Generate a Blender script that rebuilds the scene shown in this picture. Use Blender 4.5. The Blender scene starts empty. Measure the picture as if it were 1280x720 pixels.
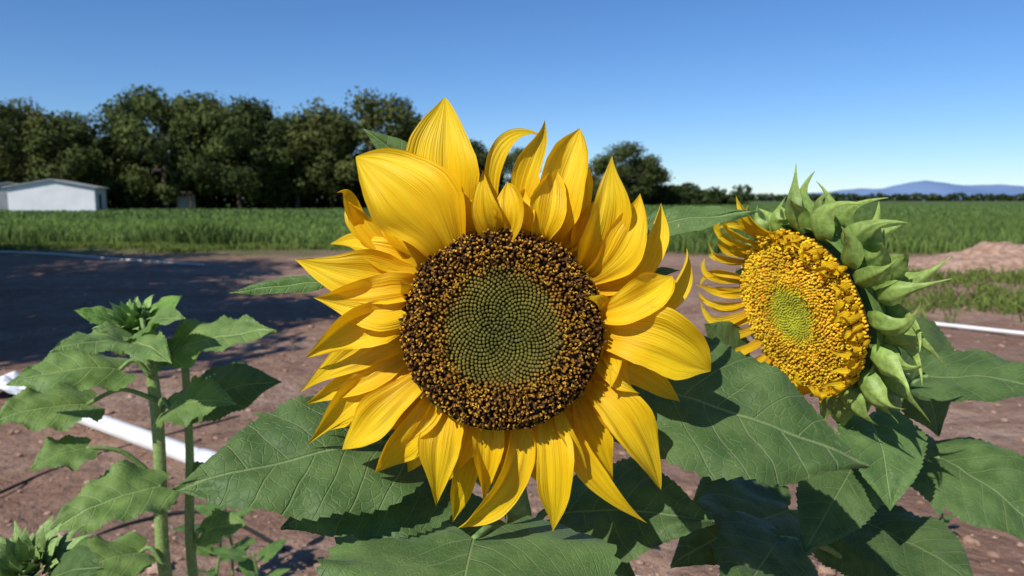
import bpy, math, random
import numpy as np
from mathutils import Vector, Matrix, noise
random.seed(7); rng=np.random.default_rng(7)
R=random.uniform
sc=bpy.context.scene
PITCH=math.radians(6.8); sp,cp=math.sin(PITCH),math.cos(PITCH); CZ=1.4
def W(u,v,y):
    a=(u-640)/924; b=(360-v)/924
    k=y/(cp+sp*b)
    return Vector((a*k,y,CZ+(-sp+cp*b)*k))
def GP(u,v,z=0.0):
    a=(u-640)/924; b=(360-v)/924
    dz=-sp+cp*b; k=(z-CZ)/dz
    return Vector((a*k,(cp+sp*b)*k,z))
# ------------------------------------------------ materials
def newmat(name):
    m=bpy.data.materials.new(name); m.use_nodes=True
    nt=m.node_tree; nt.nodes.clear()
    return m,nt
class NT:
    def __init__(s,nt): s.nt=nt
    def n(s,t,**k):
        nd=s.nt.nodes.new(t)
        for a,b in k.items(): setattr(nd,a,b)
        return nd
    def l(s,a,b): s.nt.links.new(a,b)
    def math(s,op,a,b=None,c=None,clamp=False):
        nd=s.n('ShaderNodeMath',operation=op); nd.use_clamp=clamp
        for i,x in enumerate((a,b,c)):
            if x is None: continue
            if isinstance(x,(int,float)): nd.inputs[i].default_value=x
            else: s.l(x,nd.inputs[i])
        return nd.outputs[0]
    def mix(s,f,a,b,mode='MIX'):
        nd=s.n('ShaderNodeMix',data_type='RGBA',blend_type=mode)
        for i,x in ((0,f),(6,a),(7,b)):
            if isinstance(x,(int,float)): nd.inputs[i].default_value=x
            elif isinstance(x,tuple): nd.inputs[i].default_value=(*x,1) if len(x)==3 else x
            else: s.l(x,nd.inputs[i])
        return nd.outputs[2]
    def noise(s,vec,scale,detail=4,rough=.55):
        nd=s.n('ShaderNodeTexNoise'); nd.inputs['Scale'].default_value=scale
        nd.inputs['Detail'].default_value=detail; nd.inputs['Roughness'].default_value=rough
        if vec is not None: s.l(vec,nd.inputs['Vector'])
        return nd.outputs['Fac']
    def ramp(s,f,stops):
        nd=s.n('ShaderNodeValToRGB'); cr=nd.color_ramp
        while len(cr.elements)<len(stops): cr.elements.new(.5)
        for e,(p,c) in zip(cr.elements,stops):
            e.position=p; e.color=(*c,1) if isinstance(c,tuple) else (c,c,c,1)
        s.l(f,nd.inputs[0]); return nd.outputs[0]
    def maprange(s,f,a,b,c=0,d=1):
        nd=s.n('ShaderNodeMapRange',interpolation_type='SMOOTHSTEP')
        s.l(f,nd.inputs[0])
        for i,x in zip((1,2,3,4),(a,b,c,d)): nd.inputs[i].default_value=x
        return nd.outputs[0]
    def mapping(s,vec,sc_):
        nd=s.n('ShaderNodeMapping'); s.l(vec,nd.inputs[0]); nd.inputs['Scale'].default_value=sc_
        return nd.outputs[0]
    def bump(s,h,st,dist):
        nd=s.n('ShaderNodeBump'); nd.inputs['Strength'].default_value=st; nd.inputs['Distance'].default_value=dist
        s.l(h,nd.inputs['Height']); return nd.outputs[0]
    def out(s,col,rough=.6,bump=None,transl=0,tcol=None,spec=.5,sheen=0):
        p=s.n('ShaderNodeBsdfPrincipled')
        if isinstance(col,tuple): p.inputs['Base Color'].default_value=(*col,1)
        else: s.l(col,p.inputs['Base Color'])
        if isinstance(rough,(int,float)): p.inputs['Roughness'].default_value=rough
        else: s.l(rough,p.inputs['Roughness'])
        p.inputs['Specular IOR Level'].default_value=spec
        if sheen: p.inputs['Sheen Weight'].default_value=sheen
        if bump is not None: s.l(bump,p.inputs['Normal'])
        o=s.n('ShaderNodeOutputMaterial')
        if transl:
            t=s.n('ShaderNodeBsdfTranslucent')
            tc=tcol if tcol is not None else col
            if isinstance(tc,tuple): t.inputs[0].default_value=(*tc,1)
            else: s.l(tc,t.inputs[0])
            mx=s.n('ShaderNodeMixShader'); mx.inputs[0].default_value=transl
            s.l(p.outputs[0],mx.inputs[1]); s.l(t.outputs[0],mx.inputs[2]); s.l(mx.outputs[0],o.inputs[0])
        else: s.l(p.outputs[0],o.inputs[0])

def mat_petal():
    m,nt=newmat('petal_yellow'); g=NT(nt)
    uv=g.n('ShaderNodeUVMap').outputs[0]; col=g.n('ShaderNodeVertexColor',layer_name='Col').outputs[0]
    sep=g.n('ShaderNodeSeparateXYZ'); g.l(uv,sep.inputs[0])
    st=g.noise(g.mapping(uv,(8,0.7,1)),1.0,3)
    st2=g.noise(g.mapping(uv,(20,1.0,1)),1.0,2)
    big=g.noise(g.mapping(uv,(1.3,2.5,1)),1.0,2)
    base=g.ramp(sep.outputs[1],[(0,(.86,.43,.004)),(.22,(.93,.58,.006)),(.6,(.96,.66,.010)),(1,(.96,.69,.018))])
    c=g.mix(g.maprange(st,.36,.62,0,.45),base,(.89,.49,.003))
    c=g.mix(g.maprange(big,.45,.7,0,.4),c,(.97,.71,.025))
    c=g.mix(1.0,c,col,'MULTIPLY')
    wv=g.math('SINE',g.math('MULTIPLY',sep.outputs[0],15))
    h=g.math('ADD',g.math('MULTIPLY',wv,.22),g.math('MULTIPLY',st2,1.2))
    g.out(c,.48,g.bump(h,.7,.0018),.30,g.mix(1.0,c,(1.0,.88,.5),'MULTIPLY'),.35)
    return m
def mat_leaf(name,base,lite,vein,transl=.22):
    m,nt=newmat(name); g=NT(nt)
    uv=g.n('ShaderNodeUVMap').outputs[0]; colr=g.n('ShaderNodeVertexColor',layer_name='Col').outputs[0]
    tco=g.n('ShaderNodeTexCoord').outputs['Object']
    wob=g.n('ShaderNodeTexNoise'); g.l(tco,wob.inputs['Vector']); wob.inputs['Scale'].default_value=18; wob.inputs['Detail'].default_value=1
    sep=g.n('ShaderNodeSeparateXYZ'); g.l(uv,sep.inputs[0])
    x,y=sep.outputs[0],sep.outputs[1]
    a=g.math('ABSOLUTE',x)
    q=g.math('SUBTRACT',y,g.math('MULTIPLY',a,g.math('ADD',.55,g.math('MULTIPLY',a,.9))))
    q=g.math('ADD',q,g.math('MULTIPLY',wob.outputs['Fac'],.12))
    q=g.math('ADD',q,g.math('MULTIPLY',g.math('SIGN',x),.03))
    fr=g.math('FRACT',g.math('MULTIPLY',q,6.0))
    d=g.math('ABSOLUTE',g.math('SUBTRACT',fr,.5))
    side=g.maprange(d,.005,.045,1,0)
    mid=g.maprange(a,.003,.011,1,0)
    v=g.math('MAXIMUM',g.math('MULTIPLY',side,.8),mid)
    vo=g.n('ShaderNodeTexVoronoi',feature='DISTANCE_TO_EDGE'); g.l(uv,vo.inputs['Vector']); vo.inputs['Scale'].default_value=26
    fine=g.maprange(vo.outputs['Distance'],.0,.10,1,0)
    n1=g.noise(tco,30,4)
    c=g.mix(g.maprange(n1,.35,.68),base,lite)
    c=g.mix(g.math('MULTIPLY',fine,.12),c,vein)
    c=g.mix(g.math('MULTIPLY',v,.65),c,vein)
    spk=g.noise(tco,330,1); c=g.mix(g.maprange(spk,.76,.80,0,.7),c,(.35,.3,.12))
    c=g.mix(1.0,c,colr,'MULTIPLY')
    h=g.math('SUBTRACT',g.math('MULTIPLY',g.noise(uv,40,2),.22),g.math('ADD',g.math('MULTIPLY',fine,.22),v))
    g.out(c,g.maprange(n1,.3,.7,.50,.64),g.bump(h,.7,.0020),transl,g.mix(1.0,c,(1.6,1.9,.4),'MULTIPLY'),.38,.08)
    return m
def mat_col(name,rough=.7,transl=0,bumpscale=None,mult=(1,1,1),spec=.3,bd=.002):
    m,nt=newmat(name); g=NT(nt)
    col=g.n('ShaderNodeVertexColor',layer_name='Col').outputs[0]
    tc=g.n('ShaderNodeTexCoord').outputs['Object']
    n=g.noise(tc,bumpscale or 40,4)
    c=g.mix(1.0,col,g.mix(g.maprange(n,.3,.7),tuple(.75*k for k in mult),tuple(1.15*k for k in mult)),'MULTIPLY')
    g.out(c,rough,g.bump(n,.4,bd) if bumpscale else None,transl,None,spec)
    return m
def mat_soil():
    m,nt=newmat('soil'); g=NT(nt)
    tc=g.n('ShaderNodeTexCoord').outputs['Object']
    sep=g.n('ShaderNodeSeparateXYZ'); g.l(tc,sep.inputs[0])
    n1=g.noise(tc,.5,5); n2=g.noise(tc,5,8,.65); n3=g.noise(tc,38,5,.7); n4=g.noise(g.mapping(tc,(.25,1.2,1)),1.1,4)
    c=g.mix(g.maprange(n1,.38,.62),(.33,.195,.135),(.46,.30,.215))
    c=g.mix(g.maprange(n4,.45,.65,0,.5),c,(.50,.36,.28))
    c=g.mix(g.maprange(n2,.35,.68,0,.75),c,(.24,.135,.09))
    c=g.mix(g.maprange(n3,.55,.75,0,.6),c,(.52,.38,.29))
    nn=g.math('ADD',sep.outputs[1],g.math('MULTIPLY',g.noise(tc,.35,4),8))
    c=g.mix(g.maprange(nn,21,26),c,(.09,.12,.03))
    c=g.mix(g.maprange(sep.outputs[1],150,900,0,1),c,(.11,.16,.07))
    vo=g.n('ShaderNodeTexVoronoi'); g.l(tc,vo.inputs['Vector']); vo.inputs['Scale'].default_value=14
    h=g.math('ADD',g.math('MULTIPLY',n2,2.2),g.math('ADD',g.math('MULTIPLY',n3,.7),g.math('MULTIPLY',vo.outputs['Distance'],-.5)))
    g.out(c,.95,g.bump(h,.9,.05),0,None,.1)
    return m
def mat_plain(name,c1,c2,scale,rough=.6,bd=.01,spec=.4):
    m,nt=newmat(name); g=NT(nt)
    tc=g.n('ShaderNodeTexCoord').outputs['Object']
    n=g.noise(tc,scale,5)
    g.out(g.mix(g.maprange(n,.35,.65),c1,c2),rough,g.bump(n,.3,bd),0,None,spec)
    return m
M_pet=mat_petal()
M_leaf=mat_leaf('sunflower_leaf',(.060,.118,.026),(.105,.178,.046),(.24,.33,.12),.25)
M_stem=mat_col('stem_green',.6,0,260,spec=.3,bd=.0012)
M_disc=mat_col('disc_florets',.75,0,None,spec=.15)
M_bract=mat_col('bract_green',.45,.22,200,bd=.001)
M_grass=mat_col('grass_blades',.7,.3,None,spec=.15)
M_fol=mat_col('tree_foliage',.75,.2,None,spec=.08)
M_bark=mat_plain('bark',(.07,.05,.035),(.12,.09,.07),3,.9)
M_soil=mat_soil()
M_clod=mat_plain('soil_clod',(.27,.16,.11),(.45,.30,.22),9,.95,.02,.1)
M_pvc=mat_plain('white_pvc',(.72,.72,.70),(.80,.80,.79),4,.35,.001)
M_white=mat_plain('white_plaster',(.72,.72,.71),(.80,.80,.79),.6,.8)
M_roof=mat_plain('metal_roof',(.30,.31,.32),(.40,.40,.40),.8,.5)
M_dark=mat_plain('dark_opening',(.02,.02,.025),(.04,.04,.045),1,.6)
M_hill=mat_plain('hill_haze',(.15,.23,.40),(.19,.28,.45),.0012,1,1,0)  # distance haze painted into the bluish base colour

# ------------------------------------------------ mesh builder
class MB:
    def __init__(s): s.v=[];s.f=[];s.uv=[];s.c=[]
    def add(s,verts,faces,uvs=None,cols=None):
        o=len(s.v); s.v.extend([tuple(p) for p in verts])
        s.f.extend([tuple(i+o for i in f) for f in faces])
        s.uv.extend(uvs if uvs is not None else [(0,0)]*len(verts))
        if cols is None: cols=(1,1,1)
        if isinstance(cols,tuple): cols=[cols]*len(verts)
        s.c.extend(cols)
    def obj(s,name,mat,parent=None,smooth=True):
        me=bpy.data.meshes.new(name); me.from_pydata(s.v,[],s.f)
        li=np.empty(len(me.loops),dtype=np.int32); me.loops.foreach_get('vertex_index',li)
        uvl=me.uv_layers.new(name='UVMap'); uv=np.array(s.uv,dtype=np.float32)
        uvl.data.foreach_set('uv',uv[li].ravel())
        ca=me.color_attributes.new('Col','FLOAT_COLOR','POINT')
        cc=np.ones((len(s.v),4),dtype=np.float32); cc[:,:3]=np.array(s.c,dtype=np.float32)
        ca.data.foreach_set('color',cc.ravel())
        me.materials.append(mat)
        if smooth: me.polygons.foreach_set('use_smooth',[True]*len(me.polygons))
        me.update()
        ob=bpy.data.objects.new(name,me); sc.collection.objects.link(ob)
        if parent: ob.parent=parent
        return ob
def empty(name):
    e=bpy.data.objects.new(name,None); sc.collection.objects.link(e); e.empty_display_size=.1; return e
PROF_PET=([0,.12,.28,.42,.55,.68,.80,.90,.96,1],[.42,.62,.90,1,.96,.80,.54,.27,.12,.01])
PROF_PET2=([0,.12,.3,.5,.65,.78,.88,.95,1],[.40,.55,.80,.97,1,.82,.52,.22,.01])
PROF_PET3=([0,.1,.25,.38,.5,.65,.8,.9,1],[.45,.7,.97,1,.88,.62,.34,.16,.01])
PROF_BR=([0,.15,.3,.45,.58,.70,.82,.92,1],[.80,.98,1,.86,.60,.34,.18,.10,.02])
PROF_NAR=([0,.3,.6,.85,1],[.6,1,.85,.4,.03])
def blade(mb,p0,p1,p2,width,nrm,prof=PROF_PET,cup=.2,twist=0.,rip=.05,nt=18,ns=8,col=(1,1,1),col2=None,p3=None,seed=0,crease=.0,tipcup=0.):
    V=[];F=[];U=[];C=[]
    ph=seed*1.7
    for i in range(nt+1):
        t=i/nt
        if p3 is None:
            P=p0*(1-t)**2+p1*(2*t*(1-t))+p2*t*t
            T=(p1-p0)*(1-t)+(p2-p1)*t
        else:
            P=p0*(1-t)**3+p1*(3*t*(1-t)**2)+p2*(3*t*t*(1-t))+p3*t**3
            T=(p1-p0)*(1-t)**2+(p2-p1)*(2*t*(1-t))+(p3-p2)*t*t
        if T.length<1e-9: T=p2-p0
        T=T.normalized(); N=nrm-T*nrm.dot(T)
        N=N.normalized(); S=T.cross(N)
        a=twist*t*t
        S,N=S*math.cos(a)+N*math.sin(a), N*math.cos(a)-S*math.sin(a)
        w=float(np.interp(t,prof[0],prof[1]))*width/2
        cu=cup+tipcup*t*t
        for j in range(ns+1):
            s=-1+2*j/ns
            ang=s*cu*.9
            if abs(cu)>1e-3: xx=math.sin(ang)/(cu*.9); zz=(1-math.cos(ang))/(cu*.9)
            else: xx=s; zz=0
            z=w*(zz-.35*cu*.45)+.05*w*math.cos(s*math.pi*2.5+ph)+crease*w*abs(s)+rip*w*abs(s)**1.5*math.sin(t*9+ph+s*2)
            V.append(P+S*(xx*w*(1+.06*math.sin(t*11+ph+s)))+N*z)
            U.append((s+seed*3.1,t)); 
            if col2: C.append(tuple(col[k]*(1-t)+col2[k]*t for k in range(3)))
            else: C.append(col)
    for i in range(nt):
        for j in range(ns):
            a=i*(ns+1)+j; F.append((a,a+1,a+ns+2,a+ns+1))
    mb.add(V,F,U,C)
def tube(mb,pts,rad,ns=12,col=(.11,.19,.05),sub=6,cap=True,rough=0):
    P=[]
    n=len(pts)
    rr=rad if isinstance(rad,(list,tuple)) else [rad]*n
    for i in range(n-1):
        a=pts[max(i-1,0)];b=pts[i];c=pts[i+1];d=pts[min(i+2,n-1)]
        for k in range(sub):
            t=k/sub
            P.append((.5*((2*b)+(c-a)*t+(2*a-5*b+4*c-d)*t*t+(3*b-a-3*c+d)*t**3),rr[i]*(1-t)+rr[i+1]*t))
    P.append((pts[-1],rr[-1]))
    V=[];F=[];U=[]
    X=None
    for i,(p,r) in enumerate(P):
        T=(P[min(i+1,len(P)-1)][0]-P[max(i-1,0)][0]).normalized()
        if X is None: X=T.orthogonal().normalized()
        X=(X-T*X.dot(T)).normalized(); Y=T.cross(X)
        for j in range(ns):
            a=2*math.pi*j/ns; q=r*(1+rough*math.sin(j*2.4+i*.3))
            V.append(p+X*math.cos(a)*q+Y*math.sin(a)*q); U.append((j/ns,i*.1))
    for i in range(len(P)-1):
        for j in range(ns):
            F.append((i*ns+j,i*ns+(j+1)%ns,(i+1)*ns+(j+1)%ns,(i+1)*ns+j))
    if cap: F.append(tuple(range(ns-1,-1,-1))); F.append(tuple((len(P)-1)*ns+j for j in range(ns)))
    mb.add(V,F,U,col)
    return P
PL=([0,.04,.1,.2,.32,.45,.6,.74,.86,.94,1],[.34,.62,.84,.98,1,.94,.78,.54,.28,.12,.01])
def leaf(mb,base,tip,width,nrm,droop=.12,fold=.12,wav=.05,seed=0,tint=1.0,tc=(1,1,1),side=0.,na=88,ns=22,heart=.16,teeth=22,tooth=.07):
    nrm=Vector(nrm).normalized()
    L=(tip-base).length; D=(tip-base)/L
    S0=D.cross(nrm).normalized()
    mid=(base+tip)/2+nrm*droop*L+S0*side*L
    V=[];F=[];U=[];C=[]
    rs=random.Random(seed)
    ph=rs.uniform(0,6); ph2=rs.uniform(0,6)
    for i in range(na+1):
        t=i/na
        w=float(np.interp(t,PL[0],PL[1]))*width/2
        for j in range(ns+1):
            s=-1+2*j/ns; a=abs(s)
            tt=t-heart*(a**1.3)*(1-t)**4
            te=max(tt,0)
            P=base*(1-te)**2+mid*(2*te*(1-te))+tip*te*te
            T=((mid-base)*(1-te)+(tip-mid)*te).normalized()
            if tt<0: P=P+T*tt*L
            N=(nrm-T*nrm.dot(T)).normalized(); S=T.cross(N)
            saw=1-((t*teeth+(0.3 if s>0 else 0)+.4*math.sin(t*5+ph))%1.0)
            edge=(1+(tooth*(saw-.5))*(1 if a>.93 else 0))*(1+.05*math.sin(t*7+ph+(2 if s>0 else 0))*a+.02*math.sin(t*19+ph2)*a)
            x=s*w*edge
            q=t-(a*w/L)*(.55+.9*a*w/L)
            quilt=.008*L*abs(math.sin(math.pi*q*6))*min(1,a*3)*(1-a**6)
            z=fold*a*w - .12*w*a*a + wav*w*a*a*math.sin(t*11+ph+(1.7 if s>0 else 0)) + wav*w*a**4*.9*math.sin(t*23+ph2) + quilt
            z+=.030*L*noise.noise(Vector((s*2+seed,t*4,seed*.7)))+.007*L*noise.noise(Vector((s*6+seed,t*12,seed*.7)))
            V.append(P+S*x+N*z); U.append((x/L,tt)); C.append(tuple(tint*k for k in tc))
    for i in range(na):
        for j in range(ns):
            k=i*(ns+1)+j; F.append((k,k+1,k+ns+2,k+ns+1))
    mb.add(V,F,U,C)

def frame(origin,n,up=Vector((0,0,1))):
    Z=n.normalized(); X=up.cross(Z).normalized(); Y=Z.cross(X)
    m=Matrix.Identity(4)
    for i in range(3): m[i][0]=X[i];m[i][1]=Y[i];m[i][2]=Z[i];m[i][3]=origin[i]
    return m
def disc(M,Rd,nfl,colf,hf,domef,name,parent):
    mb=MB()
    V=[M@Vector((0,0,domef(0)))];F=[];nr=10;na=48
    for i in range(1,nr+1):
        for j in range(na):
            a=j/na*2*math.pi;r=i/nr
            V.append(M@Vector((Rd*r*math.cos(a),Rd*r*math.sin(a),domef(r)-.001)))
    for j in range(na): F.append((0,1+j,1+(j+1)%na))
    for i in range(nr-1):
        for j in range(na):
            a=1+i*na+j;b=1+i*na+(j+1)%na;F.append((a,a+na,b+na,b))
    mb.add(V,F,None,(.06,.035,.010))  # dark base colour paints extra shade into the gaps between florets
    GA=math.pi*(3-math.sqrt(5))
    for k in range(nfl):
        r=math.sqrt((k+.5)/nfl); a=k*GA
        fr=Rd*1.0/math.sqrt(nfl)*1.62/1.75
        h,tilt,prf=hf(r)
        c0,c1,c2=colf(r,a)
        jr=.5*fr*(r>.56)+.15*fr
        ctr=Vector((Rd*r*math.cos(a)+R(-jr,jr),Rd*r*math.sin(a)+R(-jr,jr),domef(r)))
        ga=.18 if r>.56 else .08
        ax=Vector((math.cos(a)*tilt+random.gauss(0,ga),math.sin(a)*tilt+random.gauss(0,ga),1)).normalized()
        X=ax.orthogonal().normalized();Y=ax.cross(X)
        V=[];C=[];n=6;fr*=R(.88,1.08); h*=R(.8,1.2)
        for (hh,rr,cc) in zip((0,.55,.85,1.0),prf,(c0,c1,c1,c2)):
            for j in range(n):
                b=2*math.pi*j/n+k
                V.append(M@(ctr+ax*h*hh+(X*math.cos(b)+Y*math.sin(b))*fr*rr)); C.append(cc)
        F=[(i*n+j,i*n+(j+1)%n,(i+1)*n+(j+1)%n,(i+1)*n+j) for i in range(3) for j in range(n)]
        F.append(tuple(3*n+j for j in range(n)))
        mb.add(V,F,None,C)
    return mb.obj(name,M_disc,parent,smooth=False)
# =================================================== MAIN SUNFLOWER
sf=empty('sunflower')
Y0=.555
cen=W(628,411,Y0-.012)
Mm=frame(cen,Vector((.02,-1,.16)))
RD=.0745
def lerp(a,b,t): return tuple(a[i]*(1-t)+b[i]*t for i in range(3))
def jit(c,a=.2):
    k=1+random.uniform(-a,a); return tuple(x*k for x in c)
def colf(r,a):
    rr=r+.03*math.sin(a*3)+random.gauss(0,.025)
    if rr<.56:
        if rr<.2: g1=lerp((.080,.075,.018),(.095,.100,.016),rr/.2)
        else: g1=lerp((.095,.100,.016),(.165,.125,.020),(rr-.2)/.36)
        return jit(lerp(g1,(.03,.025,.006),.55)),jit(g1,.18),jit(lerp(g1,(.24,.20,.05),.2),.25)
    if rr<.72:
        t=(rr-.56)/.16; g1=lerp((.21,.13,.018),(.27,.115,.012),t)
        return (.08,.035,.008),jit(g1,.35),jit(lerp(g1,(.50,.26,.03),.45),.3)
    pr=.62 if rr<.85 else .38
    if random.random()<pr:
        return (.08,.03,.008),jit((.24,.105,.014),.35),jit((.50,.26,.03),.5)
    return (.03,.015,.006),jit((.095,.044,.014),.35),jit((.14,.065,.018),.4)
def hf(r):
    if r<.56: return (.0024,.0,(1.0,.98,.82,.40))
    if r<.70: return (R(.003,.0045),-.1,(1.,.9,.75,.35))
    return (R(.004,.0085),R(-.05,.35),(.85,.75,.8,.55 if random.random()<.5 else .3))
def dome(r): return .004-.004*math.exp(-((r)/.35)**2)+.004*math.sin(min(r,1)*2.4)-(.010*(max(r-.8,0)/.2)**2)
disc(Mm,RD,2300,colf,hf,dome,'disc',sf)
mb=MB()
for k in range(1000):
    r=math.sqrt(R(.36,1.02)); a=R(0,2*math.pi)
    p=Vector((RD*r*math.cos(a),RD*r*math.sin(a),dome(r)+R(.003,.006)))
    m_=p+Vector((R(-1,1)*.0012,R(-1,1)*.0012,R(.001,.003))); q=m_+Vector((R(-1,1)*.0016,R(-1,1)*.0016,R(-.001,.001)))
    tube(mb,[Mm@p,Mm@m_,Mm@q],[.0005,.00045,.0003],4,jit((.60,.34,.03) if random.random()<.45 else ((.30,.13,.014) if random.random()<.5 else (.09,.04,.014)),.3),2)
mb.obj('anthers',M_disc,sf,False)
mb=MB()
V=[];F=[];na=40;nr=8
for i in range(nr+1):
    b=i/nr*math.pi/2
    for j in range(na):
        a=j/na*2*math.pi
        V.append(Mm@Vector((RD*1.03*math.cos(b)*math.cos(a),RD*1.03*math.cos(b)*math.sin(a),-.008-.045*math.sin(b))))
for i in range(nr):
    for j in range(na): F.append((i*na+j,i*na+(j+1)%na,(i+1)*na+(j+1)%na,(i+1)*na+j))
mb.add(V,F,None,(.10,.17,.05))
mb.obj('receptacle',M_stem,sf)
# petals: base, tip, width, bend, tip depth(mm), mid depth, layer, twist, cup
PET=[
(585,306,556,122,84,-36,-6,6,-10,1,.15,.45),
(562,318,445,196,96,12,-22,-2,-18,0,-.2,.5),
(512,338,430,238,32,-34,-20,-8,-4,2,1.2,.8),
(532,318,462,232,40,-10,-6,2,-6,2,.5,.5),
(535,352,369,324,64,-14,10,-4,-14,1,.6,.6),
(540,338,413,305,54,-10,-18,4,-10,2,-.6,.6),
(534,362,392,372,68,-10,18,-2,-18,0,.5,.6),
(520,392,382,447,52,-20,-12,-10,-16,0,.5,.6),
(520,418,376,490,52,-6,-24,-6,-14,1,-.5,.6),
(522,434,380,506,42,-10,8,-4,-16,2,.5,.7),
(525,450,384,556,48,-18,-14,-2,-10,1,.5,.6),
(532,468,428,562,48,0,-6,-8,-16,0,-.5,.6),
(528,460,404,540,44,4,8,2,-8,2,.4,.5),
(545,486,468,592,46,14,6,-4,-14,0,.6,.6),
(560,500,510,590,42,-10,4,-2,-8,2,-.5,.5),
(566,502,545,632,52,-12,2,-8,-18,0,.4,.6),
(590,512,562,600,36,8,4,4,-6,1,-.4,.5),
(596,516,566,652,32,4,10,4,-4,2,.5,.6),
(604,516,604,628,42,6,0,-4,-16,1,.3,.7),
(646,518,572,660,46,36,22,-10,-22,0,.6,.6),
(625,520,632,600,38,4,0,0,-8,2,.3,.5),
(684,514,691,664,48,10,-4,-10,-22,0,-.4,.6),
(665,516,652,604,40,0,6,0,-8,2,.3,.5),
(702,510,809,654,36,-16,26,-8,-16,1,.5,.6),
(724,500,766,600,42,4,4,0,-6,2,-.4,.6),
(738,484,826,612,58,20,-14,-14,-26,0,.5,.7),
(738,470,804,560,46,0,6,2,-8,2,.3,.5),
(745,440,850,502,34,6,-6,6,2,2,.4,.5),
(746,416,888,464,76,26,-22,-14,-28,0,-.4,.6),
(748,434,792,490,36,2,8,-4,-10,1,.6,.6),
(742,380,850,402,40,0,14,0,-6,2,.5,.6),
(742,392,840,345,48,14,10,-10,-18,0,.6,.8),
(752,398,858,310,36,46,28,-4,-10,1,-1.1,.7),
(742,364,826,346,40,0,8,4,0,2,.5,.6),
(738,348,800,242,52,22,12,-10,-20,0,.7,.7),
(746,362,826,254,42,30,18,-2,-6,1,-.8,.7),
(730,334,765,195,56,26,4,-12,-24,0,.6,.6),
(722,318,744,250,38,4,0,-2,-4,2,.3,.5),
(690,304,725,160,58,-8,6,-4,-16,1,.5,.6),
(708,312,716,190,38,14,0,4,0,2,-.5,.6),
(668,300,660,180,36,-6,0,4,0,2,-.4,.5),
(620,300,604,212,36,-10,0,-6,-14,0,.7,.7),
(603,302,590,216,38,-8,0,-2,-8,1,-.5,.6),
(634,300,634,228,38,8,0,-10,-16,0,.3,.6),
(650,300,656,236,36,-4,0,-8,-14,1,-.4,.6),
(674,304,694,212,44,2,4,-8,-16,0,-.4,.6),
]
mb=MB()
k=Y0/924
for i,(bu,bv,tu,tv,w,du,dv,td,md,lay,tw,cup) in enumerate(PET):
    yb=Y0+.002+lay*.006; 
    p0=W(bu,bv,yb); p3=W(tu,tv,Y0+lay*.007+td*.001+.004)
    yc=Y0+lay*.007+md*.001
    p1=W(bu+(tu-bu)*.33+du*1.15,bv+(tv-bv)*.33+dv*1.15,yc-.004)
    p2=W(bu+(tu-bu)*.72+du*R(.2,.8),bv+(tv-bv)*.72+dv*R(.2,.8),yc+R(-.006,.008))
    n=Vector((R(-.4,.4),-1,R(-.15,.4))).normalized()
    prof=random.choice([PROF_PET,PROF_PET,PROF_PET2,PROF_PET3,PROF_PET3])
    cr=R(-.1,.32); tcu=R(.3,1.2); rp=R(.14,.30)
    if i in (0,1,28): prof=PROF_PET; cr=.05; tcu=.3; n=Vector((0,-1,.15)).normalized(); rp=.16
    blade(mb,p0,p1,p2,w*k*1.12,n,prof=prof,cup=cup*R(.9,1.3),twist=tw*R(.9,1.4),rip=rp,nt=36,ns=16,col=jit((1,1,1),.04),seed=i+1,p3=p3,crease=cr,tipcup=tcu)
blade(mb,W(625,296,Y0+.008),W(592,190,Y0-.01),W(640,150,Y0),26*k,Vector((.2,-1,.1)),p3=W(682,172,Y0+.004),cup=1.0,twist=1.2,nt=26,ns=8,seed=60)
blade(mb,W(652,290,Y0+.01),W(640,215,Y0),W(678,190,Y0-.006),36*k,Vector((-.3,-1,.1)),p3=W(681,150,Y0+.002),cup=.9,twist=-1.2,nt=26,ns=8,seed=61)
blade(mb,W(470,300,Y0+.018),W(430,270,Y0),W(448,228,Y0-.004),24*k,Vector((.2,-1,.1)),p3=W(421,241,Y0-.01),cup=.9,twist=1.3,nt=26,ns=8,seed=62)
blade(mb,W(700,500,Y0),W(690,540,Y0-.02),W(730,560,Y0-.016),22*k,Vector((.2,-1,.1)),p3=W(735,600,Y0-.01),cup=.9,twist=1.3,nt=26,ns=8,seed=63)
for (bu,bv,tu,tv,du,dv,sd_) in [(752,392,728,372,10,-16,64),(754,440,762,486,26,10,65),(748,450,800,492,10,22,66),(520,372,500,352,-10,-8,67),(548,492,500,560,6,26,68)]:
    blade(mb,W(bu,bv,Y0+.002),W(bu+du,bv+dv,Y0-.018),W(tu,tv,Y0-.020),24*k,Vector((R(-.3,.3),-1,.2)),cup=1.2,twist=R(-1,1),nt=22,ns=8,seed=sd_,rip=.2)
for i in range(44):
    a=2*math.pi*(i+R(-.3,.3))/44
    rr=R(175,210) if math.cos(a)<.8 else R(155,185)
    b=(628+112*math.cos(a),411+108*math.sin(a)); a2=a+R(-.18,.18); t=(628+rr*math.cos(a2),411+rr*math.sin(a2))
    if t[1]<300: t=(t[0],t[1]+18)
    blade(mb,W(*b,Y0+.018),W((b[0]+t[0])/2+R(-12,12),(b[1]+t[1])/2+R(-12,12),Y0+.012),W(*t,Y0+.022+R(-.006,.004)),R(34,46)*k,
      Vector((R(-.45,.45),-1,.1)),cup=R(.5,1.0),twist=R(-1,1),rip=.2,nt=20,ns=10,col=jit((.97,.94,.9),.05),seed=80+i,tipcup=R(0,.9))
mb.obj('petals',M_pet,sf)
mb=MB()
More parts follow.
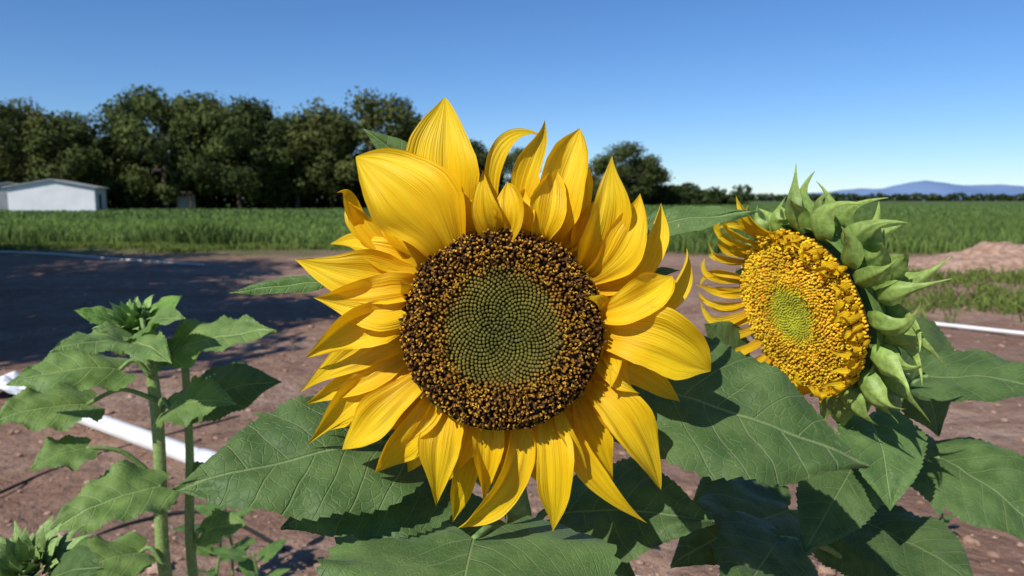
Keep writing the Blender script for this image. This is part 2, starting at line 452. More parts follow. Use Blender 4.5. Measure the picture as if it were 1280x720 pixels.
for i in range(26):
    a=2*math.pi*(i+R(-.2,.2))/26; rr=R(150,195)
    b=(628+100*math.cos(a),411+98*math.sin(a)); t=(628+rr*math.cos(a),411+rr*math.sin(a))
    blade(mb,W(*b,Y0+.026),W((b[0]+t[0])/2,(b[1]+t[1])/2,Y0+.022),W(*t,Y0+.03),34*k,Vector((0,-1,.1)),PROF_BR,.25,R(-.3,.3),.05,12,6,(.12,.22,.05),(.16,.28,.07))
mb.obj('bracts',M_bract,sf)
mb=MB()
hb=Mm@Vector((0,0,-.045))
tube(mb,[hb,hb+Vector((.004,.035,-.03)),W(640,600,.625),W(650,660,.63),W(652,760,.64),Vector((.02,.66,.6)),Vector((.02,.66,-.02))],[.02,.014,.012,.012,.0125,.014,.017],14,(.17,.27,.08),8,rough=.04)
ML=MB()
def petiole(a,b,sag=.02,r=.0035,col=(.18,.28,.08)):
    m_=(a+b)/2+Vector((0,0,sag)); tube(mb,[a,m_,b],[r*1.2,r,r*.85],8,col,6)
def L(base,tip,w,n,pet=None,**kw):
    b=W(*base);t=W(*tip)
    leaf(ML,b,t,w,n,**kw)
    if pet is not None: petiole(W(*pet),b)
L((492,548,.60),(216,612,.535),.118,(.12,-.62,.78),(648,640,.63),seed=1,droop=.12,fold=.12,wav=.07,side=-.05)
L((545,592,.62),(352,662,.575),.105,(.05,-.5,.85),(650,660,.63),seed=2,droop=.14,tint=.9)
L((592,674,.565),(560,830,.44),.228,(-.02,-.60,.80),(652,690,.64),seed=3,droop=.10,fold=.10,heart=.36,wav=.07,tint=1.15)
L((790,478,.62),(1085,584,.565),.138,(-.18,-.60,.78),(645,560,.62),seed=4,droop=.12,fold=.14,side=.02,tint=.92,wav=.07)
L((700,640,.68),(893,652,.61),.115,(-.1,-.55,.8),(652,700,.64),seed=5,droop=.12,tint=.9)
L((800,284,.60),(950,264,.585),.028,(.0,-.72,.65),None,seed=6,heart=0,droop=.04,na=40,ns=12,tint=1.2)
L((550,232,.60),(454,161,.59),.026,(-.3,-.8,.45),None,seed=7,heart=0,droop=.10,na=40,ns=12,tint=1.2)
L((410,352,.59),(287,367,.57),.016,(.1,-.8,.6),None,seed=8,heart=0,droop=.06,na=40,ns=10,tint=1.6)
L((800,345,.59),(850,338,.57),.014,(.1,-.7,.7),None,seed=9,heart=0,droop=.06,na=40,ns=10)
L((610,655,.68),(500,720,.64),.10,(.1,-.6,.8),(652,740,.64),seed=14,droop=.12,tint=.8)
L((690,690,.74),(800,730,.72),.10,(-.1,-.6,.8),(652,760,.64),seed=15,droop=.12,tint=.85)
ML.obj('leaves',M_leaf,sf)
mb.obj('stem',M_stem,sf)

# =================================================== SECOND SUNFLOWER (right)
s2=empty('sunflower')
M2=frame(W(1002,388,.76),Vector((-.90,-.35,-.27)))
R2=.087
def colf2(r,a):
    rr=r+random.gauss(0,.04)
    if rr<.30:
        g1=(.36,.37,.02); return lerp(g1,(.16,.14,.01),.5),jit(g1),jit((.46,.45,.05))
    if rr<.45: g1=lerp((.38,.37,.02),(.66,.36,.012),(rr-.3)/.15)
    elif rr<.75: g1=(.68,.35,.014) if random.random()<.6 else (.76,.50,.03)
    else: g1=(.80,.50,.016) if random.random()<.7 else (.84,.62,.03)
    return (.42,.20,.01),jit(g1),jit((.86,.60,.03) if random.random()<.65 else (.66,.32,.01))
def hf2(r):
    if r<.35: return (.0024,0,(1,.95,.8,.4))
    return (R(.0022,.0048),R(0,.35),(.95,.85,.8,.4))
def dome2(r): return .016*math.cos(r*1.4)-.008*math.exp(-(r/.25)**2)
disc(M2,R2,3200,colf2,hf2,dome2,'disc',s2)
mb=MB()
for i in range(62):
    a=2*math.pi*i/62+R(-.06,.06)
    er=Vector((math.cos(a),math.sin(a),0)); rt=Vector((-math.sin(a),math.cos(a),0)); z=Vector((0,0,1))
    right=er.x>-.15
    z0=.004 if i%2 else .0
    p0=er*R2*R(.93,1.02)+z*z0
    if right:
        L_=R(.022,.038)
        p1=p0+er*.008+z*L_*.6; p2=p0-er*L_*.2+z*L_*R(.5,.9)+rt*R(-.01,.01); p3=p0-er*L_*R(.1,.7)+z*L_*R(.2,.9)+rt*R(-.018,.018); w=R(.008,.012)
    else:
        L_=R(.034,.054)
        p1=p0+er*L_*.4+z*L_*R(.35,.7)+rt*R(-.008,.008); p2=p0+er*L_*R(.6,.9)+z*L_*R(.3,.8)+rt*R(-.012,.012); p3=p0+er*L_*R(.6,1.05)+z*L_*R(.3,1.1)+rt*R(-.026,.026); w=R(.009,.014)
    blade(mb,M2@p0,M2@p1,M2@p2,w,(M2.to_3x3()@(z*.9-er*.5)),PROF_NAR,R(.6,1.6),R(-1.6,1.6),.15,16,6,jit((.98,1.0,.95),.06),seed=i+200,p3=M2@p3)
mb.obj('petals',M_pet,s2)
mb=MB()
V=[];F=[];na=40;nr=10
for i in range(nr+1):
    b=i/nr*math.pi/2
    rr=(R2*1.06*math.cos(b)) if i<nr else .012
    for j in range(na):
        a=j/na*2*math.pi; V.append(M2@Vector((rr*math.cos(a),rr*math.sin(a),-.002-.058*math.sin(b))))
for i in range(nr):
    for j in range(na): F.append((i*na+j,i*na+(j+1)%na,(i+1)*na+(j+1)%na,(i+1)*na+j))
mb.add(V,F,None,(.17,.27,.07))
for row in range(4):
    nb=(18,18,16,13)[row]
    for i in range(nb):
        a=2*math.pi*(i+.5*(row%2)+R(-.25,.25))/nb
        er=Vector((math.cos(a),math.sin(a),0)); z=Vector((0,0,1)); rt=Vector((-math.sin(a),math.cos(a),0))
        zz=(-.004,-.017,-.031,-.044)[row]; r0=R2*(1.02,1.01,.95,.82)[row]
        far=er.x<-.1
        l=R(.036,.054)*(.5 if far else 1)
        p0=er*(r0-.004)+z*zz
        hook=R(-1.3,1.3)
        p1=p0+er*l*.55+z*l*R(.15,.40)+rt*R(-.004,.004)
        p2=p0+er*l*R(.75,.95)+z*l*R(-.15,.20)-rt*l*hook*.15
        p3=p0+er*l*R(.95,1.45)+z*l*(R(-.6,.7) if not far else -.2)+rt*l*hook*.6
        g_=jit((.20,.32,.065),.22)
        blade(mb,M2@p0,M2@p1,M2@p2,R(.025,.036)*(.8 if far else 1),M2.to_3x3()@(er*.45+z*.8+rt*R(-.3,.3)),PROF_BR,-.9,R(-.9,.9),.10,28,12,g_,jit((.36,.48,.12)),p3=M2@p3,seed=i+row*20,crease=-.15)
mb.obj('bracts',M_bract,s2)
mb=MB()
hb=M2@Vector((0,0,-.05))
tube(mb,[hb,M2@Vector((0,-.01,-.085)),W(1110,520,.86),W(1098,600,.87),W(1090,720,.87),Vector((.42,.88,.5)),Vector((.42,.88,-.02))],[.022,.016,.013,.012,.012,.014,.018],14,(.17,.27,.08),8,rough=.04)
ML=MB()
L((1070,575,.80),(1005,690,.74),.085,(-.35,-.85,.35),(1098,580,.87),seed=21,droop=.12,tint=.85,fold=.2)
L((1088,522,.77),(1112,638,.70),.086,(.0,-.70,.70),(1100,560,.86),seed=22,droop=.2,fold=.25,tint=1.25)
L((1160,470,.86),(1340,492,.78),.095,(.1,-.55,.8),(1105,540,.86),seed=23,droop=.12,fold=.15)
L((1175,572,.84),(1330,690,.74),.12,(-.1,-.6,.75),(1092,650,.87),seed=24,droop=.16,fold=.12)
L((1085,655,.80),(1222,735,.70),.11,(.05,-.55,.8),(1092,690,.87),seed=25,droop=.14,tint=.8)
L((985,640,.82),(838,708,.70),.12,(-.05,-.5,.85),(1092,690,.87),seed=26,droop=.14,tint=.75)
L((975,672,.74),(905,775,.62),.10,(.05,-.6,.8),(1092,740,.87),seed=27,droop=.12,tint=.8)
L((1130,420,.92),(1172,545,.90),.12,(.2,-.8,.3),None,seed=28,droop=.12,tint=.8)
L((1120,565,.95),(1245,640,.92),.11,(0,-.5,.85),(1098,600,.87),seed=29,droop=.15,tint=.8)
L((1040,640,.86),(1120,735,.80),.12,(0,-.6,.8),(1090,640,.87),seed=30,droop=.12,tint=.75)
L((925,450,.84),(880,405,.83),.06,(0,-.8,.5),(1100,540,.86),seed=31,droop=.12,tint=.8)
L((960,600,.88),(860,640,.84),.09,(0,-.6,.8),(1098,600,.87),seed=32,droop=.12,tint=.9)
ML.obj('leaves',M_leaf,s2); mb.obj('stem',M_stem,s2)

# =================================================== YOUNG PLANTS (left)
def bud(mbb,M,rr,n=34,c=(.19,.31,.08)):
    for i in range(n):
        a=i*2.4; f=i/n
        er=Vector((math.cos(a),math.sin(a),0)); z=Vector((0,0,1))
        p0=er*rr*(.3+.7*f)-z*rr*.6*f; l=rr*R(1.0,1.6)
        p1=p0+er*l*(.2+.5*f)+z*l*.7; p2=p0+er*l*(.2+1.1*f)+z*l*(1.1-.8*f)+Vector((R(-.2,.2),R(-.2,.2),0))*rr
        blade(mbb,M@p0,M@p1,M@p2,rr*R(.5,.75),M.to_3x3()@(z*.5-er),PROF_BR,-.3,R(-.3,.3),.08,10,6,jit(c),jit((.25,.38,.11)),seed=i)
def hairs(mbb,P,n,l,col):
    for i in range(n):
        kx=random.randrange(len(P)-1); t=random.random(); p=P[kx][0].lerp(P[kx+1][0],t); r=P[kx][1]
        T=(P[kx+1][0]-P[kx][0]).normalized(); a=R(0,6.28); X=T.orthogonal().normalized(); d=(X*math.cos(a)+T.cross(X)*math.sin(a)).normalized()
        b=p+d*r*.95; w=T*.00025
        mbb.add([b-w,b+w,b+d*l*R(.5,1)],[(0,1,2)],None,col)
y1=empty('sunflower_plant')
mb=MB(); ML=MB(); YD=1.12
Pp=tube(mb,[W(165,398,YD),W(178,430,YD),W(192,480,YD+.01),W(200,570,YD+.01),W(207,720,YD+.02),Vector((-.52,YD+.02,.5)),Vector((-.53,YD+.03,-.02))],[.008,.0085,.009,.0095,.0105,.011,.012],12,(.25,.35,.11),8,rough=.05)
hairs(mb,Pp,1400,.004,(.5,.55,.35))
Pp=tube(mb,[W(232,460,YD+.05),W(237,560,YD+.05),W(242,720,YD+.06),Vector((-.49,YD+.07,.5)),Vector((-.49,YD+.08,-.02))],[.006,.0065,.008,.009,.010],12,(.22,.32,.10),8,rough=.05)
hairs(mb,Pp,900,.004,(.5,.55,.35))
LG=dict(tc=(1.8,1.65,1.6),wav=.16,tooth=.12,fold=.2)
L((150,462,YD-.02),(8,482,YD-.10),.10,(.1,-.5,.85),(188,470,YD),seed=41,droop=.18,**LG)
L((190,432,YD-.02),(62,440,YD-.16),.085,(.05,-.5,.85),(183,445,YD),seed=42,droop=.16,**LG)
L((215,440,YD),(346,414,YD-.02),.10,(.1,-.5,.85),(190,470,YD),seed=43,droop=.14,**LG)
L((152,405,YD),(93,388,YD-.04),.045,(.0,-.6,.8),(172,415,YD),seed=44,droop=.12,tc=(1.9,2.0,1.3))
L((190,400,YD),(228,370,YD),.045,(.0,-.7,.7),(176,412,YD),seed=45,droop=.12,tc=(1.9,2.0,1.3))
L((110,505,YD),(-15,530,YD-.1),.10,(.1,-.6,.8),(195,500,YD),seed=46,droop=.16,**LG)
L((240,500,YD+.08),(352,478,YD+.1),.12,(.05,-.6,.8),(198,520,YD),seed=47,droop=.16,tint=1.0)
L((212,510,YD-.03),(295,505,YD-.06),.085,(.05,-.6,.8),(197,520,YD),seed=48,droop=.2,**LG)
L((108,560,YD-.05),(38,588,YD-.1),.07,(.0,-.6,.8),(198,600,YD),seed=49,droop=.25,**LG)
L((200,608,YD-.04),(58,668,YD-.14),.10,(.1,-.6,.8),(203,640,YD),seed=50,droop=.22,**LG)
L((165,430,YD-.05),(215,455,YD-.16),.06,(.0,-.6,.8),(182,440,YD),seed=51,droop=.2,**LG)
L((180,412,YD-.03),(232,398,YD-.09),.05,(.0,-.6,.8),(176,420,YD),seed=52,droop=.2,**LG)
L((195,455,YD-.02),(225,425,YD-.02),.05,(.0,-.6,.8),None,seed=53,droop=.2,**LG)
L((160,420,YD-.03),(118,412,YD-.07),.045,(.0,-.6,.8),None,seed=56,droop=.2,**LG)
L((255,665,YD+.05),(310,655,YD+.05),.06,(.0,-.6,.8),(242,690,YD+.06),seed=54,droop=.2,**LG)
L((235,600,YD+.05),(290,590,YD+.02),.05,(.0,-.6,.8),(240,640,YD+.06),seed=57,droop=.2,**LG)
L((175,690,YD),(60,730,YD-.1),.09,(.0,-.6,.8),(205,710,YD),seed=55,droop=.2,**LG)
ML.obj('leaves',M_leaf,y1)
bud(mb,frame(W(165,400,YD),Vector((-.1,-.4,.9)),Vector((0,1,0))),.025,40)
mb.obj('stem_and_bud',M_stem,y1)
y2=empty('sunflower_plant'); mb=MB(); ML=MB()
tube(mb,[W(38,712,.86),W(40,780,.87),Vector((-.56,.88,.4)),Vector((-.56,.88,-.02))],[.008,.009,.010,.012],12,(.15,.24,.07),8)
bud(mb,frame(W(34,708,.86),Vector((.2,-.5,.8)),Vector((0,1,0))),.028,46,(.20,.28,.08))
L((55,730,.86),(130,710,.80),.07,(.0,-.6,.8),None,seed=61,droop=.2)
L((20,722,.86),(-60,700,.84),.07,(.0,-.6,.8),None,seed=62,droop=.2)
ML.obj('leaves',M_leaf,y2); mb.obj('stem_and_bud',M_stem,y2)

# =================================================== GROUND
def hgt(x,y):
    d=math.hypot(x,y-3)
    a=1/(1+(d/22)**3)
    z=a*(.05*noise.noise(Vector((x*.8,y*.8,0)))+.028*noise.noise(Vector((x*3,y*3,4)))+.012*noise.noise(Vector((x*8,y*8,9))))
    return z
xs=np.sinh(np.linspace(-7.6,7.6,260))*3.5; xs=np.clip(xs,-7000,7000)
ys=3+np.sinh(np.linspace(-3.6,7.6,230))*3.5
mb=MB()
V=[(x,y,hgt(x,y)) for y in ys for x in xs]; nx=len(xs)
F=[(j*nx+i,j*nx+i+1,(j+1)*nx+i+1,(j+1)*nx+i) for j in range(len(ys)-1) for i in range(nx-1)]
mb.add(V,F); mb.obj('ground',M_soil)
mb=MB()
phi=(1+5**.5)/2
iv=[Vector(v).normalized() for v in [(-1,phi,0),(1,phi,0),(-1,-phi,0),(1,-phi,0),(0,-1,phi),(0,1,phi),(0,-1,-phi),(0,1,-phi),(phi,0,-1),(phi,0,1),(-phi,0,-1),(-phi,0,1)]]
ifc=[(0,11,5),(0,5,1),(0,1,7),(0,7,10),(0,10,11),(1,5,9),(5,11,4),(11,10,2),(10,7,6),(7,1,8),(3,9,4),(3,4,2),(3,2,6),(3,6,8),(3,8,9),(4,9,5),(2,4,11),(6,2,10),(8,6,7),(9,8,1)]
for i in range(4600):
    y=2.2+13*random.random()**1.7; x=R(-.8,.8)*y
    s=min(.04,.004+random.expovariate(1/.007)); z=hgt(x,y)
    mb.add([Vector((x,y,z+s*.2))+Vector((v.x*s*R(.7,1.3),v.y*s*R(.7,1.3),v.z*s*R(.5,.8))) for v in iv],ifc)
mb.obj('soil_clods',M_clod,None,False)
def mound(name,cx,cy,lx,ly,h):
    mb=MB();n=60;m=24;V=[]
    for j in range(m+1):
        for i in range(n+1):
            x=-1+2*i/n;y=-1+2*j/m
            e=max(0,1-abs(x)**3)*max(0,1-y*y)
            X=cx+x*lx;Y=cy+y*ly
            V.append((X,Y,-.03+h*e*(.75+.5*noise.noise(Vector((X*.8,Y*.8,3)))+.3*noise.noise(Vector((X*3,Y*3,3))))))
    F=[(j*(n+1)+i,j*(n+1)+i+1,(j+1)*(n+1)+i+1,(j+1)*(n+1)+i) for j in range(m) for i in range(n)]
    mb.add(V,F);mb.obj(name,M_clod)
mound('soil_mound',11.6,15.3,3.9,1.3,.62)
mound('soil_mound',17.5,15.8,3.5,1.2,.6)
# =================================================== GRASS / CROP
def blades(name,P,h,w,c1,c2,lean=.35,dark=None):
    N=len(P); a=rng.uniform(0,2*np.pi,N); H=h*rng.uniform(.6,1.15,N); Wd=w*rng.uniform(.6,1.3,N)
    dx=np.cos(a)*Wd/2; dy=np.sin(a)*Wd/2
    la=rng.uniform(0,2*np.pi,N); le=lean*H*rng.uniform(.1,1,N); lx=np.cos(la)*le; ly=np.sin(la)*le
    V=np.zeros((N,5,3)); V[:,0]=P; V[:,1]=P; V[:,0,0]-=dx;V[:,0,1]-=dy;V[:,1,0]+=dx;V[:,1,1]+=dy
    mid=P+np.stack([lx*.3,ly*.3,H*.6],1)
    V[:,2]=mid;V[:,3]=mid;V[:,2,0]+=dx*.8;V[:,2,1]+=dy*.8;V[:,3,0]-=dx*.8;V[:,3,1]-=dy*.8
    V[:,4]=P+np.stack([lx,ly,H],1)
    idx=np.arange(N)*5
    F=[(i,i+1,i+2,i+3) for i in idx.tolist()]+[(i+3,i+2,i+4) for i in idx.tolist()]
    t=rng.uniform(0,1,N)[:,None]; C=(np.array(c1)*(1-t)+np.array(c2)*t)
    if dark is not None: C=C*dark[:,None]
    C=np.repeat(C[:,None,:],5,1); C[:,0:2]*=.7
    mb=MB(); mb.v=V.reshape(-1,3).tolist(); mb.f=F; mb.uv=[(0,0)]*(N*5); mb.c=C.reshape(-1,3).tolist()
    return mb.obj(name,M_grass,None,False)
def edge(x): return 20.5-.9*np.tanh((x-2)/4)*1.9+.6*np.sin(x*.9)+.4*np.sin(x*2.3)
def scatter(N,y0,y1,spread=.85):
    y=y0+(y1-y0)*rng.random(N)**1.25; x=(rng.random(N)*2-1)*y*spread
    return x,y
x,y=scatter(120000,17,55); m=y>edge(x)+rng.uniform(0,1.8,len(x)); x,y=x[m],y[m]
hh=.25+.10*np.sin(x*.35+1)*np.sin(y*.4)+.10*np.sin(x*1.3)*np.sin(y*.9+x*.3)+.07*np.sin(y*2.1+x)
cl=np.exp(-((x+9.8)/2.4)**2-((y-23)/1.6)**2)+.8*np.exp(-((x+15)/1.6)**2-((y-23.5)/1.2)**2)
hh=np.where(x>0,.5+.06*np.sin(x*2)*np.sin(y*3),hh)+.5*cl
P=np.stack([x,y,np.zeros_like(x)],1)
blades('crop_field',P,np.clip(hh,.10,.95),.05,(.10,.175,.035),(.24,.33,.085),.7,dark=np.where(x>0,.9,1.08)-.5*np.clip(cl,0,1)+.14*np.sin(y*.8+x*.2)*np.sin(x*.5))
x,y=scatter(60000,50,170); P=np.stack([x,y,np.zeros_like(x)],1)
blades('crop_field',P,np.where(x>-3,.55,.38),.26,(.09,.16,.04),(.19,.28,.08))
xs_=[];
for c in range(240):
    side=random.random()
    if side<.6: cx=R(-17,-1); cy=float(edge(cx))-abs(random.gauss(0,.9)); n=int(R(10,90))
    else: cy=R(8.8,15.5); cx=cy*R(.50,.80); n=int(R(4,55))
    s_=R(.08,.4); xs_.append(np.stack([rng.normal(cx,s_,n),rng.normal(cy,s_,n),np.zeros(n)],1))
blades('weeds',np.concatenate(xs_),.16,.03,(.10,.16,.03),(.25,.30,.07),1.3)
# =================================================== TREES
def tree_mesh(H,cw,seed,nl=15000,ls=.30,c1=(.045,.062,.018),c2=(.12,.145,.040)):
    rg=np.random.default_rng(seed); rd=random.Random(seed)
    K=42; cl=[]
    for i in range(K):
        while True:
            p=rg.uniform(-1,1,3)
            if .15<(p**2).sum()<1: break
        zz=.50*H+p[2]*.42*H; ww=cw/2*(1-.22*max(0,p[2]))
        cl.append((p[0]*ww,p[1]*ww,zz,rd.uniform(.09,.19)*H))
    cl=np.array(cl)
    idx=rg.choice(K,nl,p=(cl[:,3]**2)/(cl[:,3]**2).sum())
    d=rg.normal(size=(nl,3)); d/=np.linalg.norm(d,axis=1)[:,None]
    rr=cl[idx,3]*rg.random(nl)**.4*(1+.16*rg.normal(size=nl).clip(-1,1.4))
    P=cl[idx,:3]+d*rr[:,None]*np.array([1,1,.8]); P[:,2]=np.maximum(P[:,2],.25)
    n=d*1.2+rg.normal(size=(nl,3))*.6; n/=np.linalg.norm(n,axis=1)[:,None]
    t=rg.normal(size=(nl,3)); t-=n*(t*n).sum(1)[:,None]; t/=np.linalg.norm(t,axis=1)[:,None]; b=np.cross(n,t)
    S=(ls*rg.uniform(.5,1.2,nl))[:,None]
    V=np.stack([P-t*S*.8,P+b*S*.5,P+t*S*.8,P-b*S*.5],1).reshape(-1,3)
    cs=rg.uniform(0,1,K)[idx]*.6+rg.random(nl)*.4
    C=np.array(c1)*(1-cs[:,None])+np.array(c2)*cs[:,None]
    mb=MB(); mb.v=V.tolist(); mb.f=[(i*4,i*4+1,i*4+2,i*4+3) for i in range(nl)]; mb.uv=[(0,0)]*len(V); mb.c=np.repeat(C,4,0).tolist()
    ob=mb.obj('crown',M_fol,None,False)
    mt=MB(); tr=.026*H
    tube(mt,[Vector((0,0,-.1)),Vector((.1,0,.2*H)),Vector((-.1,.1,.45*H)),Vector((.1,0,.75*H))],[tr,tr*.8,tr*.55,tr*.15],9,(1,1,1),4,rough=.08)
    for i in range(9):
        c=Vector(cl[i,:3].tolist()); s=Vector((0,0,rd.uniform(.18,.45)*H)); mid=(s+c)/2+Vector((0,0,-.03*H))
        tube(mt,[s,mid,c],[tr*.4,tr*.25,tr*.08],6,(1,1,1),3)
    ob2=mt.obj('trunk',M_bark)
    m1,m2=ob.data,ob2.data
    bpy.data.objects.remove(ob);bpy.data.objects.remove(ob2)
    return m1,m2
TV=[tree_mesh(12,13,1,c2=(.17,.18,.05)),tree_mesh(12,15,2,c2=(.13,.16,.045)),tree_mesh(12,11.5,3),tree_mesh(12,14,4,c1=(.04,.055,.018),c2=(.09,.115,.032))]
def tree_at(x,y,H,var,rot,sx=1):
    e=empty('tree'); s=H/11.6; e.location=(x,y,0); e.rotation_euler=(0,0,rot); e.scale=(s*sx,s*sx,s)
    for m_,nm in zip(TV[var],('crown','trunk')):
        o=bpy.data.objects.new(nm,m_); sc.collection.objects.link(o); o.parent=e
def tree(u,vtop,y,var,rot=0,sx=1):
    tree_at((u-640)/924*y,y,CZ+(252-vtop)/924*y,var,rot,sx)
for a in [(-15,138,96,1,0,1),(35,136,92,0,1,1.0),(108,149,94,2,2,1.15),(212,119,97,1,3,1.0),(262,130,104,0,.5,1.0),(303,132,97,3,4,1.0),(374,150,100,2,1.3,1.2),(418,147,102,3,2.2,1.0),(466,125,98,0,2.9,1.15),(515,157,102,1,5,1.1),(150,172,108,2,.3,1.1),(75,158,112,3,1.3,1.1),(340,166,112,0,1.3,1.1),(570,175,112,3,.9,1),(640,190,120,1,.4,1)]: tree(*a)
tree(785,183,135,2,1,1.2); tree(748,203,140,0,2,1.1)
tree_at(-13.5,8.5,9,1,0,.9); tree_at(-10.8,5.0,8,0,1,.9); tree_at(-18.5,11,9,3,2,.95); tree_at(-16,5,9,1,3,1.0); tree_at(-22,8,11,1,3,1.0); tree_at(-8.0,4.1,6.5,3,1,.85)  # unseen trees left of frame, added to cast shade on the soil
mb=MB()
def shrubs(mb,u0,u1,y,vt0,vt1,n,ls):
    for i in range(n):
        u=R(u0,u1); t=(u-u0)/(u1-u0); top=(252-(vt0*(1-t)+vt1*t))/924*y+CZ
        k_=.75+.25*noise.noise(Vector((u*.06,y,0)))*2
        z=R(0,top*k_); x=(u-640)/924*y; c=Vector((x,y+R(-4,4),z)); s=ls*R(.5,1.2)
        n_=Vector((R(-1,1),R(-1,1),R(-.3,1))).normalized(); a=n_.orthogonal().normalized(); b=n_.cross(a)
        g=R(.5,1.2); mb.add([c-a*s,c+b*s*.5,c+a*s,c-b*s*.5],[(0,1,2,3)],None,(.055*g,.08*g,.024*g))
shrubs(mb,-60,560,112,205,205,14000,.5)
shrubs(mb,560,930,150,222,236,8000,.55)
shrubs(mb,815,880,140,224,230,2200,.5)
shrubs(mb,900,1400,700,243,243,4000,2.2)
mb.obj('tree_line',M_fol,None,False)
# =================================================== HILLS
mb=MB(); V=[];n=160
for i in range(n+1):
    u=940+i*3.6; t=i/n
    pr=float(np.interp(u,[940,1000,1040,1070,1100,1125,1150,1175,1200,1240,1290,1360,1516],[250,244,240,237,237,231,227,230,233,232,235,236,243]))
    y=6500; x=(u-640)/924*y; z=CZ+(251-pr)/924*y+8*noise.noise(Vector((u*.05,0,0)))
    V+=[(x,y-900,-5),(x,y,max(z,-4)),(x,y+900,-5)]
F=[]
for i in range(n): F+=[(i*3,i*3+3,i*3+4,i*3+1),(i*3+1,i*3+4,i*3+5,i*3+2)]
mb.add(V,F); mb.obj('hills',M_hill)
# =================================================== BUILDINGS
def box(mb,x0,x1,y0,y1,z0,z1):
    V=[(x,y,z) for z in (z0,z1) for y in (y0,y1) for x in (x0,x1)]
    mb.add(V,[(0,1,3,2)[::-1],(4,5,7,6),(0,1,5,4),(2,6,7,3),(0,4,6,2),(1,3,7,5)])
def shed(name,x,y,w,d,hw,hr,rot,wallmat=M_white,door=True):
    e=empty(name); e.location=(x,y,0); e.rotation_euler=(0,0,rot)
    m=MB(); 
    V=[(-w/2,0,0),(w/2,0,0),(w/2,0,hw),(0,0,hr),(-w/2,0,hw),(-w/2,d,0),(w/2,d,0),(w/2,d,hw),(0,d,hr),(-w/2,d,hw)]
    m.add(V,[(0,1,2,3,4),(9,8,7,6,5),(1,6,7,2),(0,4,9,5)]); m.obj('walls',wallmat,e,False)
    m=MB()
    for s in (-1,1):
        a=(0,hr+.03); b=(s*(w/2+.35),hw-.35*(hr-hw)/(w/2)+.03)
        V=[(a[0],-.3,a[1]),(b[0],-.3,b[1]),(b[0],d+.3,b[1]),(a[0],d+.3,a[1]),(a[0],-.3,a[1]+.1),(b[0],-.3,b[1]+.1),(b[0],d+.3,b[1]+.1),(a[0],d+.3,a[1]+.1)]
        m.add(V,[(0,1,2,3),(4,5,6,7),(0,1,5,4),(1,2,6,5),(2,3,7,6),(3,0,4,7)])
    m.obj('roof',M_roof,e,False)
    m=MB(); box(m,-w*.44,-w*.44+1.0,-.05,.02,0,2.05) if door else box(m,w/2-.02,w/2+.05,2,3,0,2.0); m.obj('door',M_dark,e,False)
    return e
shed('farm_shed',-49.4,80,8.2,6,2.7,3.5,math.radians(18),door=False)
shed('farm_shed',-58.0,86,8,8,2.6,3.3,math.radians(30),M_roof)
e=empty('open_shelter'); e.location=(-48.0,98,0)
m=MB(); box(m,-6,6,0,6,2.3,2.45); m.obj('roof',M_bark,e,False)
m=MB(); [box(m,xx-.08,xx+.08,.2,.4,0,2.29) for xx in (-5.6,-2,2,5.6)]; m.obj('posts',M_bark,e,False)
m=MB(); box(m,3.0,5.4,2,2.2,0,2.2); m.obj('side_wall',M_white,e,False)
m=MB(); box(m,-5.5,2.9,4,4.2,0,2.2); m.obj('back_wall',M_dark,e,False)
# =================================================== PIPES
def pipe(name,pts,r,coup=()):
    mb=MB(); tube(mb,pts,r,18,(1,1,1),6)
    for c in coup:
        d=(pts[-1]-pts[0]).normalized(); tube(mb,[c-d*.07,c+d*.07],r*1.18,18,(1,1,1),2)
    mb.obj(name,M_pvc)
a=GP(98,518,.055);b=GP(268,580,.055)
pipe('pvc_pipe',[a,(a+b)/2,b],.050,[b-(b-a).normalized()*.05])
c=GP(575,668,.03); b2=Vector((b.x,b.y,.03))
pipe('pvc_pipe',[b2,(b2+c)/2,c,c+(c-b2)*.6],.022)
mbh=MB()
tube(mbh,[GP(1100,398,.03),GP(1170,405,.03),GP(1235,412,.035),GP(1400,430,.03)],.022,10,(1,1,1),6); mbh.obj('irrigation_hose',M_pvc)
mbh=MB()
tube(mbh,[GP(-60,312,.03),GP(60,317,.03),GP(150,324,.02),GP(255,331,.03)],.018,10,(1,1,1),6); mbh.obj('irrigation_hose',M_pvc)
mb=MB();V=[];n=26
o=GP(10,500)
for j in range(n+1):
    for i in range(n+1):
        x=i/n*.75-.45;y=j/n*.4
        V.append((o.x+x,o.y+y,.05+.07*noise.noise(Vector((x*7,y*7,1)))+.05*abs(noise.noise(Vector((x*17,y*17,5))))))
F=[(j*(n+1)+i,j*(n+1)+i+1,(j+1)*(n+1)+i+1,(j+1)*(n+1)+i) for j in range(n) for i in range(n)]
mb.add(V,F);mb.obj('plastic_sheet',M_pvc,None,False)
mb=MB()
tube(mb,[GP(-20,625,.01),GP(60,590,.01),GP(150,560,.01),GP(300,520,.01)],.008,8,(.02,.02,.02),6)
tube(mb,[GP(60,700,.01),GP(160,655,.01),GP(260,640,.01),GP(360,690,.01)],.008,8,(.02,.02,.02),6)
mb.obj('drip_line',M_stem)
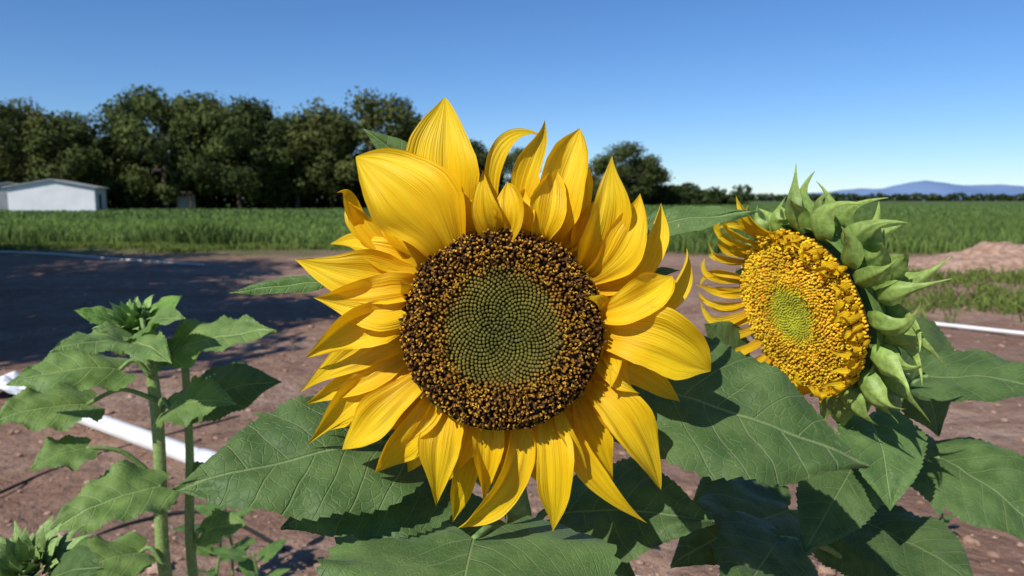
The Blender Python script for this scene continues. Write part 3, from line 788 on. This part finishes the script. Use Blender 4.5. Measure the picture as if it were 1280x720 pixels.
def seedling(name,x,y,h,seed):
    rd=random.Random(seed); e=empty(name); mbs=MB(); mll=MB()
    g=Vector((x,y,0)); top=g+Vector((rd.uniform(-.05,.05),rd.uniform(-.05,.05),h))
    tube(mbs,[g,(g+top)/2+Vector((.01,0,0)),top],[.006,.005,.003],8,(.16,.24,.07),4)
    for i in range(9):
        t=.3+.7*i/9; p=g.lerp(top,t); a=i*2.4+seed; d=Vector((math.cos(a),math.sin(a),rd.uniform(-.1,.5)))
        l=h*rd.uniform(.2,.34); q=p+d*l*.35
        tube(mbs,[p,q],.0022,6,(.14,.22,.06),2)
        leaf(mll,q,q+d*l,l*.6,(d.x*-.3,d.y*-.3-.3,1),seed=seed*20+i,na=20,ns=8,teeth=7,tc=(1.2,1.3,1))
    mbs.obj('stem',M_stem,e); mll.obj('leaves',M_leaf,e)
for i,(u,v,h) in enumerate([(292,735,.34),(262,760,.34),(330,800,.3),(120,790,.3),(790,690,.26),(1170,690,.2),(930,560,.3),(445,700,.3),(340,560,.2)]):
    p=GP(u,v); seedling('weed_plant',p.x,p.y,h,i+1)
# =================================================== LIGHT / SKY / CAMERA
sd=Vector((-.46,-.60,.68)).normalized()
el=math.asin(sd.z); az=math.atan2(sd.x,sd.y)
w=bpy.data.worlds.new('World'); sc.world=w; w.use_nodes=True
nt=w.node_tree; g=NT(nt); bg=nt.nodes['Background']; sky=nt.nodes.new('ShaderNodeTexSky'); sky.sky_type='NISHITA'; sky.sun_disc=False
sky.sun_elevation=el; sky.sun_rotation=az%(2*math.pi); sky.air_density=1.0; sky.dust_density=.0; sky.ozone_density=4.0; sky.altitude=600
hs=nt.nodes.new('ShaderNodeHueSaturation'); hs.inputs['Saturation'].default_value=1.08
c=g.mix(1.0,sky.outputs[0],(.80,.93,1.14),'MULTIPLY')
nt.links.new(c,hs.inputs['Color'])
nt.links.new(hs.outputs[0],bg.inputs[0]); bg.inputs[1].default_value=.104
ld=bpy.data.lights.new('sun','SUN'); ld.energy=5.0; ld.angle=math.radians(.53); ld.color=(1,.965,.90)
lo=bpy.data.objects.new('sun',ld); sc.collection.objects.link(lo); lo.rotation_euler=sd.to_track_quat('Z','Y').to_euler(); lo.location=(0,0,20)
cd=bpy.data.cameras.new('camera'); cd.lens=26; cd.sensor_width=36; cd.clip_start=.02; cd.clip_end=20000
cd.dof.use_dof=True; cd.dof.focus_distance=.57; cd.dof.aperture_fstop=11
co=bpy.data.objects.new('camera',cd); sc.collection.objects.link(co); co.location=(0,0,CZ); co.rotation_euler=(math.pi/2-PITCH,0,0)
sc.camera=co
sc.view_settings.view_transform='Standard'; sc.view_settings.look='None'; sc.view_settings.exposure=0
